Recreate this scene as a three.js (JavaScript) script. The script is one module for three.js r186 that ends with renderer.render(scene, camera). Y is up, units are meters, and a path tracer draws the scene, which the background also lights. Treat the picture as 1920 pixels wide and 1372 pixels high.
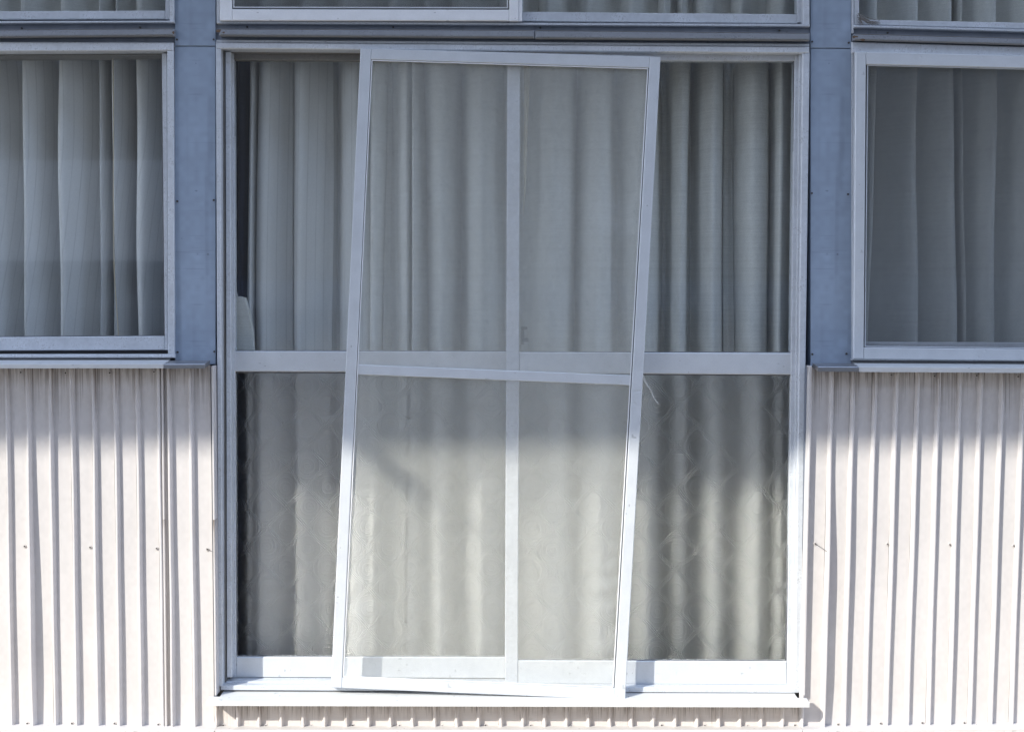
import * as THREE from 'three';
import { mergeGeometries } from 'three/addons/utils/BufferGeometryUtils.js';

// ---------------------------------------------------------------- camera, sky, sun, exposure
const scene = new THREE.Scene();
const FPX = 2560, W = 1920, H = 1372;                       // focal length in photo pixels
const camera = new THREE.PerspectiveCamera(2 * Math.atan(H / 2 / FPX) * 180 / Math.PI, W / H, 0.05, 400);
camera.position.set(0, 1.6, 3.91);
camera.rotation.x = -2.4 * Math.PI / 180;
camera.updateMatrixWorld(true);
const renderer = new THREE.WebGLRenderer({ antialias: true });
renderer.setSize(1024, 731);
renderer.toneMapping = THREE.LinearToneMapping;
renderer.toneMappingExposure = 1.58;
renderer.shadowMap.enabled = true;
renderer.shadowMap.type = THREE.PCFSoftShadowMap;

const SUN = new THREE.Vector3(-1.2, 1.0, 1.0).normalize();   // towards the sun
const sun = new THREE.DirectionalLight(new THREE.Color().setRGB(1.0, 0.97, 0.88), 4.1);
sun.position.copy(SUN).multiplyScalar(14);
sun.castShadow = true;
sun.shadow.mapSize.set(4096, 4096);
sun.shadow.camera.left = -7; sun.shadow.camera.right = 7; sun.shadow.camera.top = 7; sun.shadow.camera.bottom = -7;
sun.shadow.camera.near = 0.5; sun.shadow.camera.far = 40; sun.shadow.bias = -0.0004;
scene.add(sun, sun.target);
{
  const w = 128, h = 64, d = new Float32Array(w * h * 4);
  for (let j = 0; j < h; j++) {
    const el = ((j + 0.5) / h - 0.5) * Math.PI;              // row 0 is straight down
    for (let i = 0; i < w; i++) {
      const k = (j * w + i) * 4, s = Math.max(0, Math.sin(el));
      const t = Math.pow(1 - s, 2.6);                        // pale towards the horizon
      const az = ((i + 0.5) / w - 0.5) * Math.PI * 2, dot = Math.cos(el) * Math.cos(az) * SUN.x + Math.sin(el) * SUN.y + Math.cos(el) * Math.sin(az) * SUN.z;
      const glow = 1.1 * Math.exp(-Math.pow(Math.acos(Math.min(1, dot)) / 0.42, 2));   // hazy air round the sun
      d[k] = 0.75 + 0.58 * t + glow; d[k + 1] = 1.01 + 0.47 * t + glow; d[k + 2] = 1.58 + 0.19 * t + glow; d[k + 3] = 1;
      if (el < 0) { d[k] = 0.30; d[k + 1] = 0.29; d[k + 2] = 0.27; }
    }
  }
  const sky = new THREE.DataTexture(d, w, h, THREE.RGBAFormat, THREE.FloatType);
  sky.mapping = THREE.EquirectangularReflectionMapping;
  sky.magFilter = THREE.LinearFilter; sky.needsUpdate = true;
  scene.background = sky; scene.environment = sky;
}

// ---------------------------------------------------------------- helpers
let seed = 20240611;
const rnd = () => { seed = (seed * 1664525 + 1013904223) >>> 0; return seed / 4294967296; };
const lerp = (a, b, t) => a + (b - a) * t;
const clamp = (x, a = 0, b = 1) => Math.min(b, Math.max(a, x));
const sstep = (a, b, x) => { const t = clamp((x - a) / (b - a)); return t * t * (3 - 2 * t); };
const CP = Math.cos(camera.rotation.x), SP = Math.sin(camera.rotation.x);
// photo pixel -> point on the plane z of the facade's own depth
function U(px, py, z) {
  const x = (px - 960) / FPX, y0 = (686 - py) / FPX;
  const dy = y0 * CP + SP, dz = y0 * SP - CP, t = (z - camera.position.z) / dz;
  return new THREE.Vector3(x * t, camera.position.y + dy * t, z);
}
const taken = {};
function numbered(n) { const k = taken[n] = (taken[n] ?? -1) + 1; return k ? `${n}_${String(k).padStart(3, '0')}` : n; }
function thing(name, label, category, base, group) {
  const o = new THREE.Group(); o.name = numbered(name); scene.add(o);
  o.position.copy(base); o.userData = { label, category, kind: 'thing' }; if (group) o.userData.group = group;
  return o;
}
function root(o) { while (o.parent && o.parent !== scene) o = o.parent; return o; }
function put(geo, name, mat, parent, label) {
  const m = new THREE.Mesh(geo, mat); m.name = name; m.castShadow = m.receiveShadow = true;
  if (parent === scene) scene.add(m);
  else { const b = root(parent).position; geo.translate(-b.x, -b.y, -b.z); parent.add(m); }
  if (label) m.userData.label = label;
  return m;
}
function part(name, parent) { const g = new THREE.Group(); g.name = name; parent.add(g); return g; }
function tris(P, UVm) {                                      // list of polygons (3 or 4 points) -> flat geometry, uv in metres
  const pos = [], uv = [], nor = [], a = new THREE.Vector3(), b = new THREE.Vector3(), n = new THREE.Vector3();
  for (const q of P) {
    n.set(0, 0, 0);
    for (let i = 1; i + 1 < q.length; i++) { a.subVectors(q[i], q[0]); b.subVectors(q[i + 1], q[0]); n.add(a.clone().cross(b)); }
    n.normalize();
    const ax = Math.abs(n.x), ay = Math.abs(n.y), az = Math.abs(n.z);
    for (let i = 1; i + 1 < q.length; i++) for (const v of [q[0], q[i], q[i + 1]]) {
      pos.push(v.x, v.y, v.z); nor.push(n.x, n.y, n.z);
      if (UVm) { const t = UVm(v); uv.push(t[0], t[1]); }
      else if (az >= ax && az >= ay) uv.push(v.x, v.y); else if (ax > ay) uv.push(v.z, v.y); else uv.push(v.x, v.z);
    }
  }
  const g = new THREE.BufferGeometry();
  g.setAttribute('position', new THREE.Float32BufferAttribute(pos, 3));
  g.setAttribute('normal', new THREE.Float32BufferAttribute(nor, 3));
  g.setAttribute('uv', new THREE.Float32BufferAttribute(uv, 2));
  return g;
}
// a solid bar whose front face has four corners tl, tr, br, bl, running back by depth, edges chamfered by c
function barGeo(F, depth, c = 0.0012) {
  const [tl, tr, br, bl] = F, B = F.map(v => v.clone().setZ(v.z - depth)), M = F.map(v => v.clone().setZ(v.z - c));
  const mv = (p, q, r) => { const d1 = q.clone().sub(p).normalize().multiplyScalar(c), d2 = r.clone().sub(p).normalize().multiplyScalar(c); return p.clone().add(d1).add(d2); };
  const I = [mv(tl, tr, bl), mv(tr, tl, br), mv(br, bl, tr), mv(bl, br, tl)];
  const P = [[I[0], I[3], I[2], I[1]]];
  for (let i = 0; i < 4; i++) { const j = (i + 1) % 4; P.push([M[j], M[i], I[i], I[j]]); P.push([B[j], B[i], M[i], M[j]]); }
  P.push([B[0], B[1], B[2], B[3]]);
  return tris(P);
}
// Q: eight numbers x,y of tl tr br bl in photo pixels; z one number or four
function quad(name, parent, mat, Q, z, depth, c, label) {
  const zz = Array.isArray(z) ? z : [z, z, z, z];
  return put(barGeo([0, 1, 2, 3].map(i => U(Q[2 * i], Q[2 * i + 1], zz[i])), depth, c), name, mat, parent, label);
}
const rect = (name, parent, mat, x0, y0, x1, y1, z, depth, c, label) => quad(name, parent, mat, [x0, y0, x1, y0, x1, y1, x0, y1], z, depth, c, label);
// horizontal member: y of top and bottom edge at its left and its right end
const hbar = (name, parent, mat, x0, x1, [a, b], [d, e], z, depth, c, label) => quad(name, parent, mat, [x0, a, x1, d, x1, e, x0, b], z, depth, c, label);
// upright member: x of left and right edge at its top and its foot
const vbar = (name, parent, mat, y0, y1, [a, b], [d, e], z, depth, c, label) => quad(name, parent, mat, [a, y0, b, y0, e, y1, d, y1], z, depth, c, label);
const boxGeo = (x0, x1, y0, y1, z0, z1) => { const g = new THREE.BoxGeometry(x1 - x0, y1 - y0, z1 - z0); g.translate((x0 + x1) / 2, (y0 + y1) / 2, (z0 + z1) / 2); return g; };
function pane(name, parent, mat, Q, z) {                     // one sheet of glass or mesh
  const zz = Array.isArray(z) ? z : [z, z, z, z];
  const tx = (rnd() - 0.5) * 0.004, ty = (rnd() - 0.5) * 0.005;   // each sheet hangs a hair out of true
  const [a, b, c, d] = [0, 1, 2, 3].map(i => U(Q[2 * i], Q[2 * i + 1], zz[i] + (i === 1 || i === 2 ? tx : 0) + (i > 1 ? ty : 0)));
  return put(tris([[a, d, c, b]]), name, mat, parent);
}
function tube(name, pts, r, mat, parent, seg = 24) {
  return put(new THREE.TubeGeometry(new THREE.CatmullRomCurve3(pts), seg, r, 6), name, mat, parent);
}

// ---------------------------------------------------------------- textures
function tex(w, h, fn, srgb = true) {
  const d = new Uint8Array(w * h * 4);
  for (let j = 0; j < h; j++) for (let i = 0; i < w; i++) {
    const c = fn(i, j), k = (j * w + i) * 4;
    for (let q = 0; q < 3; q++) d[k + q] = clamp(c[q]) * 255;
    d[k + 3] = 255;
  }
  const t = new THREE.DataTexture(d, w, h, THREE.RGBAFormat);
  t.wrapS = t.wrapT = THREE.RepeatWrapping; t.magFilter = THREE.LinearFilter; t.minFilter = THREE.LinearMipmapLinearFilter; t.generateMipmaps = true;
  if (srgb) t.colorSpace = THREE.SRGBColorSpace;
  t.needsUpdate = true; return t;
}
function lattice(n) { const a = new Float32Array(n * n); for (let i = 0; i < n * n; i++) a[i] = rnd(); return a; }
function noise(n, m = n) {                                  // tiling value noise over u, v in 0..1 with n x m cells
  const a = new Float32Array(n * m).map(rnd);
  return (u, v) => {
    let x = (u - Math.floor(u)) * n, y = (v - Math.floor(v)) * m; const i = Math.floor(x), j = Math.floor(y); x -= i; y -= j;
    x = x * x * (3 - 2 * x); y = y * y * (3 - 2 * y);
    const g = (p, q) => a[((q + m) % m) * n + (p + n) % n];
    return lerp(lerp(g(i, j), g(i + 1, j), x), lerp(g(i, j + 1), g(i + 1, j + 1), x), y);
  };
}
const rep = (t, x, y = x) => { t.repeat.set(1 / x, 1 / y); return t; };

// pitted, chalky old aluminium
const n4 = noise(5), n16 = noise(18), n64 = noise(64), n200 = noise(200), n60b = noise(60), n9 = noise(9);
const pits = (u, v) => sstep(0.66, 0.80, n200(u, v)) * sstep(0.42, 0.66, n16(u, v)) + 0.8 * sstep(0.90, 0.96, n60b(u, v)) * sstep(0.5, 0.75, n9(u, v));
const oldMap = rep(tex(512, 512, (i, j) => {
  const u = i / 512, v = j / 512, p = clamp(pits(u, v)), g = 0.93 + 0.05 * n16(u, v) + 0.04 * n64(u, v) - 0.06 * n4(u, v);
  return [g - 0.10 * p, g - 0.105 * p, g - 0.11 * p];
}), 0.42);
const oldRough = rep(tex(512, 512, (i, j) => { const u = i / 512, v = j / 512, g = 0.62 + 0.25 * n16(u, v) + 0.15 * pits(u, v); return [g, g, g]; }, false), 0.42);
// cleaner extruded aluminium: faint draw lines and a few dents
const nl = noise(3, 220), ndent = noise(26);
const newMap = rep(tex(512, 512, (i, j) => { const u = i / 512, v = j / 512, g = 0.95 + 0.03 * n16(u, v) + 0.02 * n200(u, v) - 0.16 * sstep(0.86, 0.93, n60b(u, v)) * sstep(0.6, 0.8, n9(u, v)); return [g, g, g]; }), 0.5);
const newBump = rep(tex(512, 512, (i, j) => { const u = i / 512, v = j / 512, g = 0.5 + 0.28 * (n4(u, v) - 0.5) - 0.5 * sstep(0.90, 0.97, ndent(u, v)); return [g, g, g]; }, false), 0.5);
const M = {};
const std = (name, o) => { const m = new THREE.MeshStandardMaterial(o); m.name = name; return M[name] = m; };
const phys = (name, o) => { const m = new THREE.MeshPhysicalMaterial(o); m.name = name; return M[name] = m; };
const C = (r, g, b) => new THREE.Color().setRGB(r, g, b);
std('old_aluminium', { color: C(0.645, 0.67, 0.705), map: oldMap, roughnessMap: oldRough, roughness: 0.62, metalness: 0.15 });
std('satin_aluminium', { color: C(0.65, 0.67, 0.69), map: newMap, bumpMap: newBump, bumpScale: 0.0012, roughness: 0.42, metalness: 0.2 });
std('white_aluminium', { color: C(0.88, 0.88, 0.89), map: newMap, roughness: 0.45, metalness: 0.1 });
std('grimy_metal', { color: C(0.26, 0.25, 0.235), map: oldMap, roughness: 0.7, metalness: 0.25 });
std('groove', { color: C(0.05, 0.05, 0.055), roughness: 0.8 });
std('gasket', { color: C(0.10, 0.10, 0.11), roughness: 0.6 });
const nrun = noise(70, 3), nscr = noise(9, 260);
const postMap = rep(tex(512, 512, (i, j) => {
  const u = i / 512, v = j / 512, g = 0.90 + 0.035 * n9(u, v) + 0.05 * n64(u, v) - 0.03 * n4(u, v) - 0.09 * sstep(0.55, 0.95, nrun(u, v)) * n4(v, u) - 0.05 * sstep(0.86, 0.95, nscr(u, v)) - 0.22 * sstep(0.955, 0.985, n60b(u, v)) + 0.05 * sstep(0.7, 0.95, n16(u, v));
  return [g, g * 0.995, g * 0.99];
}), 0.9);
std('post_paint', { color: C(0.335, 0.41, 0.52), map: postMap, roughness: 0.5 });
std('band_paint', { color: C(0.25, 0.28, 0.335), map: postMap, roughness: 0.55 });
std('rail_paint', { color: C(0.30, 0.315, 0.345), map: oldMap, roughness: 0.6, metalness: 0.1 });
const rustMap = rep(tex(128, 128, (i, j) => { const u = i / 128, v = j / 128, g = n16(u, v) * 0.6 + n64(u, v) * 0.4; return [0.31 + 0.2 * g, 0.25 + 0.17 * g, 0.205 + 0.14 * g]; }), 0.08);
std('rust', { map: rustMap, roughness: 0.95 });
std('screw_metal', { color: C(0.07, 0.06, 0.055), roughness: 0.7, metalness: 0.3 });
std('flashing_paint', { color: C(0.58, 0.58, 0.57), map: newMap, roughness: 0.5 });
std('bare_strip', { color: C(0.36, 0.36, 0.37), roughness: 0.32, metalness: 0.75 });

// siding: cream paint, with run marks of dirt hanging from the upper edge
function sidingTex(w, h, zone, dense) {
  const A = new Float32Array(w * h), nc = noise(40, 6), nf = noise(120, 90), nb = noise(7, 9);
  for (let i = 0; i < w; i++) for (let k = 0; k < dense; k++) {
    const len = zone * h * Math.pow(rnd(), 2.6) * (0.35 + 1.1 * nc(i / w, 0.3)), dark = rnd() * rnd() * 0.85;
    for (let j = 0; j < len; j++) { const y = h - 1 - j; if (y < 0) break; const f = 1 - j / len; A[y * w + i] = Math.max(A[y * w + i], dark * Math.pow(f, 0.7)); }
  }
  return tex(w, h, (i, j) => {
    const a = (A[j * w + i] * 2 + A[j * w + (i + 1) % w]) / 3, u = i / w, v = j / h, g = 0.97 + 0.03 * nf(u, v) - 0.035 * nb(u, v);
    return [g * (1 - 0.88 * a), g * (1 - 0.95 * a), g * (1 - a)];
  });
}
const sideTex = sidingTex(1024, 1024, 0.15, 2), lowTex = sidingTex(1024, 256, 0.95, 2);
std('siding_paint', { color: C(0.59, 0.557, 0.54), map: sideTex, roughness: 0.55 });
std('siding_paint_low', { color: C(0.65, 0.595, 0.555), map: lowTex, roughness: 0.6 });
std('base_trim', { color: C(0.56, 0.53, 0.51), map: newMap, roughness: 0.6 });

// glass
phys('clear_glass', { color: C(0.93, 0.955, 0.95), transmission: 1, thickness: 0, roughness: 0.015, ior: 1.65 });
const LAT = 4, TS = 0.48, cell = 1 / LAT;                    // 4 x 4 diamonds in a 0.48 m tile
const nwob = noise(11), cells = [...Array(LAT * LAT * 2)].map(() => ({ r: 0.30 + 0.10 * rnd(), dx: (rnd() - 0.5) * 0.09, dy: (rnd() - 0.5) * 0.09, n: 2 + Math.floor(rnd() * 3), e: 0.85 + 0.3 * rnd() }));
function figured(u, v) {
  const wob = 0.034 * (nwob(u, v) - 0.5), wob2 = 0.034 * (nwob(u + 0.37, v + 0.61) - 0.5);
  let h = 0;
  for (const [a, w] of [[u + v, wob], [u - v, wob2]]) {
    const q = (a + w) / cell, f = (q - Math.round(q)) * cell;            // distance across the diagonal band
    for (const o of [-0.0150, 0.0005, 0.0145]) h = Math.max(h, Math.exp(-Math.pow((f - o) / 0.0027, 2)));
  }
  // rings in each diamond (centres at half cells)
  const p = Math.floor((u + v) / cell), q = Math.floor((u - v) / cell);
  const cx = ((p + 0.5) + (q + 0.5)) / 2 * cell, cy = ((p + 0.5) - (q + 0.5)) / 2 * cell;
  const c = cells[(((p % LAT) + LAT) % LAT) * LAT + (((q % LAT) + LAT) % LAT)];
  const dx = (u - cx) / cell - c.dx, dy = ((v - cy) / cell - c.dy) * c.e, r = Math.hypot(dx, dy), R = c.r;
  if (r < R + 0.03) { const s = Math.pow(r / R, 0.75) * c.n + 0.13 * Math.sin(Math.atan2(dy, dx) + c.n), g = s - Math.round(s); h = Math.max(h, 0.42 * Math.exp(-Math.pow(g / 0.085, 2)) * (r > 0.03 ? 1 : 0)); }
  return h;
}
const figH = rep(tex(1536, 1536, (i, j) => { const g = figured(i / 1536, j / 1536) * 0.8 + 0.12 * n200(i / 1536, j / 1536); return [g, g, g]; }, false), TS);
phys('figured_glass', { color: C(0.81, 0.82, 0.805), transmission: 1, thickness: 0.004, roughness: 0.45, bumpMap: figH, bumpScale: 0.0022, ior: 1.30 });

// woven insect mesh: threads at 1.4 mm
const weave = rep(tex(16, 16, (i, j) => { const g = (i < 3 || j < 2) ? 1 : 0; return [g, g, g]; }, false), 0.0014);
const meshDust = rep(tex(512, 512, (i, j) => { const u = i / 512, v = j / 512, g = 0.94 + 0.02 * n9(u, v) + 0.06 * n64(u, v) - 0.10 * sstep(0.90, 0.97, n60b(u, v)); return [g, g, g * 0.985]; }), 0.6);
std('pale_mesh', { color: C(0.72, 0.72, 0.685), map: meshDust, roughness: 0.8, alphaMap: weave, transparent: true, side: THREE.DoubleSide });
const weave2 = rep(tex(16, 16, (i, j) => { const g = (i < 4 || j < 3) ? 1 : 0; return [g, g, g]; }, false), 0.0014);
std('dark_mesh', { color: C(0.14, 0.145, 0.145), roughness: 0.8, alphaMap: weave2, transparent: true, side: THREE.DoubleSide });

// cloth
const nclo = noise(220, 300), nclo2 = noise(30, 12), nrow = noise(2, 256);
const clothMap = rep(tex(512, 512, (i, j) => { const u = i / 512, v = j / 512, g = 0.88 + 0.08 * nclo(u, v) + 0.05 * nrow(u, v) - 0.03 * nclo2(u, v); return [g, g, g]; }), 0.35);
const stripeMap = rep(tex(512, 256, (i, j) => {
  const u = i / 512, v = j / 256, s = (u * 9) % 1, line = Math.exp(-Math.pow((s - 0.5) / 0.05, 2)) * 0.07 * (0.4 + nclo2(u * 2.1, v * 0.3)), g = 0.90 + 0.06 * nclo(u, v) - line;
  return [g, g * 0.995, g * 1.0];
}), 0.30);
const clothBump = rep(tex(256, 256, (i, j) => { const g = 0.5 + 0.5 * Math.sin(j / 256 * Math.PI * 2 * 64) * 0.4 + 0.3 * (n200(i / 256, j / 256) - 0.5); return [g, g, g]; }, false), 0.16);
std('beige_cloth', { color: C(0.735, 0.73, 0.70), map: clothMap, bumpMap: clothBump, bumpScale: 0.0006, roughness: 1, side: THREE.DoubleSide });
std('striped_cloth', { color: C(0.78, 0.78, 0.755), map: stripeMap, roughness: 1, side: THREE.DoubleSide });
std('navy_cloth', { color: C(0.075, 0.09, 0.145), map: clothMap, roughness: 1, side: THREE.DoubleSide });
std('cream_cloth', { color: C(0.66, 0.60, 0.48), map: clothMap, roughness: 1, side: THREE.DoubleSide });
std('white_cloth', { color: C(0.70, 0.69, 0.65), map: clothMap, roughness: 1, side: THREE.DoubleSide });
std('thread', { color: C(0.8, 0.79, 0.76), roughness: 0.9 });

// the yard, the room, what stands across the yard
const nyard = noise(60), yardMap = rep(tex(512, 512, (i, j) => { const u = i / 512, v = j / 512, g = 0.62 + 0.14 * n16(u, v) + 0.14 * n200(u, v) + 0.08 * nyard(u, v); return [g, g * 0.975, g * 0.93]; }), 3);
std('concrete_yard', { color: C(0.13, 0.125, 0.115), map: yardMap, roughness: 0.95 });
std('pale_concrete', { color: C(0.84, 0.765, 0.66), map: yardMap, roughness: 0.9 });
std('room_plaster', { color: C(0.35, 0.34, 0.31), roughness: 0.95 });
std('room_floor', { color: C(0.16, 0.11, 0.07), roughness: 0.7 });
std('house_wall', { color: C(0.26, 0.235, 0.20), roughness: 0.9 });
std('house_lower', { color: C(0.30, 0.31, 0.33), roughness: 0.9 });
std('dust', { color: C(0.22, 0.205, 0.19), roughness: 1 });
std('house_pale', { color: C(0.70, 0.68, 0.64), roughness: 0.9 });
std('house_roof', { color: C(0.09, 0.09, 0.10), roughness: 0.8 });
std('canopy_metal', { color: C(0.30, 0.30, 0.30), roughness: 0.7 });

// ---------------------------------------------------------------- setting: ground, room
{
  const g = put(new THREE.PlaneGeometry(300, 300).rotateX(-Math.PI / 2), 'ground', M.concrete_yard, scene);
  const uv = g.geometry.attributes.uv; for (let i = 0; i < uv.count; i++) uv.setXY(i, uv.getX(i) * 300, uv.getY(i) * 300);
  g.userData.kind = 'structure';
}
{
  const p = put(boxGeo(-9, 9, -0.02, 0.27, 0.045, 1.05), 'pavement', M.pale_concrete, scene); p.userData.kind = 'structure';
}
const XL = -2.35, XR = 2.35, YT = 3.15;
function struct(name, geo, mat) { const m = put(geo, name, mat, scene); m.userData.kind = 'structure'; return m; }
struct('floor', boxGeo(XL - 0.3, XR + 0.3, 0.1, 0.3, -3.4, -0.14), M.room_floor);
struct('ceiling', boxGeo(XL - 0.3, XR + 0.3, YT, YT + 0.2, -3.4, -0.02), M.room_plaster);
struct('wall_back', boxGeo(XL - 0.3, XR + 0.3, 0.3, YT, -3.4, -3.25), M.room_plaster);
struct('wall_left', boxGeo(XL - 0.3, XL - 0.1, 0.3, YT, -3.25, -0.02), M.room_plaster);
struct('wall_right', boxGeo(XR + 0.1, XR + 0.3, 0.3, YT, -3.25, -0.02), M.room_plaster);
// solid wall inside the siding, below the windows, and bands between the window rows
const foot = (px, z) => new THREE.Vector3(U(px, 1372, z).x, 0, z);

// ---------------------------------------------------------------- across the yard (behind the photographer)
const EDGE_Z = 4.0, EDGE_Y = U(960, 836, 0.035).y + (EDGE_Z - 0.035) * 1.0;
{
  const t = thing('canopy', 'long flat metal canopy on posts high over the yard', 'canopy', new THREE.Vector3(-4, 0, 3.3));
  put(boxGeo(-12, 5, EDGE_Y, EDGE_Y + 0.16, 2.5, EDGE_Z), 'roof', M.canopy_metal, t);
  for (const x of [-11.5, -7.2, 4.6]) put(boxGeo(x - 0.06, x + 0.06, 0, EDGE_Y, 3.2, 3.32), 'post', M.canopy_metal, t);
  const px = U(668, 836, 0.03).x - 1.2 * (EDGE_Z - 0.03);
  put(boxGeo(px - 0.011, px + 0.011, EDGE_Y + 0.002, EDGE_Y + 0.03, EDGE_Z + 0.002, EDGE_Z + 0.15), 'bracket', M.canopy_metal, t);
  const h = thing('house', 'tall house with a pale plaster band across the yard', 'house', new THREE.Vector3(0, 0, 15));
  put(boxGeo(-14, 14, 0, 11.2, 14, 20), 'wall', M.house_wall, h);
  put(boxGeo(-14.6, 14.6, 11.2, 11.5, 13.4, 20.6), 'roof', M.house_roof, h);
  put(boxGeo(-14, -3.9, 2.24, 3.55, 13.94, 13.998), 'plaster_band', M.house_pale, h);
  put(boxGeo(-14, -3.9, 2.02, 2.22, 13.5, 13.998), 'awning', M.house_roof, h);
  put(boxGeo(-14, 14, 0.8, 2.0, 13.96, 13.997), 'lower_wall', M.house_lower, h);
  put(boxGeo(1.1, 1.64, 2.62, 3.04, 13.94, 13.998), 'window', M.house_pale, h);
  const f = thing('garden_fence', 'dark board fence across the yard in front of the house', 'fence', new THREE.Vector3(0, 0, 12.8));
  for (let x = -13; x < 13; x += 0.4) put(boxGeo(x, x + 0.385, 0, 1.62, 12.78, 12.80), 'board', M.house_roof, f);
  put(boxGeo(-13, 13, 1.2, 1.3, 12.802, 12.84), 'fence_rail', M.house_roof, f);
}

// ---------------------------------------------------------------- posts between the bays
function post(label, xa, xb, seam, foot0, screws, dx) {
  const t = thing('post', label, 'post', new THREE.Vector3(U((xa + xb) / 2, 690, 0).x, U(960, foot0, 0).y, 0), 'grey sheet metal posts');
  quad('panel', t, M.post_paint, [xa, -400, xb, -400, xb, seam - 0.6, xa, seam - 0.9], 0.0015, 0.14, 0.001);
  quad('panel', t, M.post_paint, [xa, seam + 0.4, xb, seam + 0.7, xb, foot0, xa, foot0], 0, 0.14, 0.001);
  for (const [x, y] of screws) { const p = U(x, y, 0.002); put(new THREE.CylinderGeometry(0.0026, 0.0032, 0.004, 8).rotateX(Math.PI / 2).translate(p.x, p.y, p.z), 'screw', M.screw_metal, t); }
}
post('grey metal post between the left window and the wide middle window', 327, 403.5, 86.5, 683, [[331, 74], [400, 74], [331.5, 377], [400, 375], [332, 660], [401, 659]]);
post('grey metal post between the wide middle window and the right window', 1520.5, 1597, 90.5, 686, [[1523.5, 78], [1592, 80], [1523, 362], [1591, 364], [1524, 664], [1588, 663]]);

// ---------------------------------------------------------------- windows
const grp = 'aluminium windows of the facade';
const GZ = -0.075;
// left lower
{
  const t = thing('window', 'old aluminium window at the left above the ribbed siding', 'window', new THREE.Vector3(U(0, 680, 0).x, U(0, 680, 0).y, 0));
  hbar('frame_head', t, M.old_aluminium, -480, 324, [77, 98.5], [79.5, 94.5], 0.012, 0.13, 0.0025);
  hbar('frame_head_groove', t, M.grimy_metal, -480, 303.5, [98, 109], [94, 103], -0.035, 0.07);
  vbar('frame_jamb', t, M.old_aluminium, 95, 664, [312.5, 324.5], [314, 326.5], 0.011, 0.12, 0.002);
  hbar('frame_sill', t, M.old_aluminium, -480, 327, [664.5, 671], [664, 671], 0.014, 0.12, 0.002);
  hbar('frame_apron', t, M.rail_paint, -480, 318, [671.2, 682], [671.2, 682], 0.004, 0.1);
  hbar('frame_groove', t, M.groove, -480, 316, [656, 665], [655, 665], -0.03, 0.06);
  const s = part('sash', t);
  vbar('stile', s, M.old_aluminium, 100, 656, [303, 312], [308.5, 313.8], -0.012, 0.03);
  hbar('rail', s, M.old_aluminium, -480, 308.4, [635, 659], [630, 656], -0.011, 0.03, 0.002);
  pane('pane', s, M.clear_glass, [-480, 60, 305, 60, 309, 632, -480, 637], -0.026);
  hbar('gasket', s, M.gasket, -480, 308, [633.2, 635], [628.4, 630], -0.018, 0.006, 0.0003);
  vbar('gasket', s, M.gasket, 103, 628, [301.6, 303.2], [306.8, 308.4], -0.018, 0.006, 0.0003);
}
// left upper
{
  const t = thing('window', 'upper left window whose bottom rail shows at the top edge', 'window', new THREE.Vector3(U(0, 45, 0).x, U(0, 45, 0).y, 0));
  vbar('frame_jamb', t, M.old_aluminium, -400, 42, [317, 325.5], [317, 325.5], 0.011, 0.12, 0.002);
  hbar('frame_sill', t, M.old_aluminium, -480, 326, [40.5, 45.5], [38.5, 42.5], 0.014, 0.12, 0.0015);
  hbar('frame_groove', t, M.groove, -480, 317, [36, 41], [34, 39], -0.02, 0.06);
  const s = part('sash', t);
  vbar('stile', s, M.old_aluminium, -400, 36, [309, 316.8], [309.5, 316.8], -0.006, 0.03);
  hbar('rail', s, M.old_aluminium, -480, 309.2, [22.5, 38], [19.5, 35.5], -0.007, 0.03, 0.002);
  pane('pane', s, M.clear_glass, [-480, -400, 311, -400, 311, 20, -480, 23], -0.026);
}
// middle upper
{
  const t = thing('window', 'wide upper middle window cut off by the top of the picture', 'window', new THREE.Vector3(U(960, 45, 0).x, U(960, 45, 0).y, 0));
  vbar('frame_jamb', t, M.old_aluminium, -400, 42, [404.5, 410], [405.5, 410.5], 0.004, 0.12, 0.001);
  vbar('frame_jamb', t, M.old_aluminium, -400, 47, [1506, 1518.5], [1506, 1518.5], 0.011, 0.12, 0.002);
  hbar('frame_sill', t, M.old_aluminium, 406, 1519, [39.5, 44], [45, 50], 0.012, 0.12, 0.0015);
  hbar('frame_groove', t, M.groove, 411, 1506, [34, 40], [40, 46], -0.03, 0.06);
  const s = part('sash', t);
  vbar('stile', s, M.old_aluminium, -400, 42, [1496.5, 1505.7], [1496, 1505.7], -0.006, 0.03);
  hbar('rail', s, M.old_aluminium, 960, 1495.8, [21.5, 39.5], [26.5, 44], -0.007, 0.03, 0.002);
  pane('pane', s, M.clear_glass, [958, -400, 1499, -400, 1499, 28, 958, 23], -0.026);
  const s2 = part('sash', t);
  hbar('rail', s2, M.old_aluminium, 412, 957, [19, 37], [20, 38], -0.040, 0.03);
  vbar('stile', s2, M.old_aluminium, -400, 34, [958, 981], [958, 981], -0.0385, 0.03);
  pane('pane', s2, M.clear_glass, [410, -400, 960, -400, 960, 25, 410, 25], -0.055);
}
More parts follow.
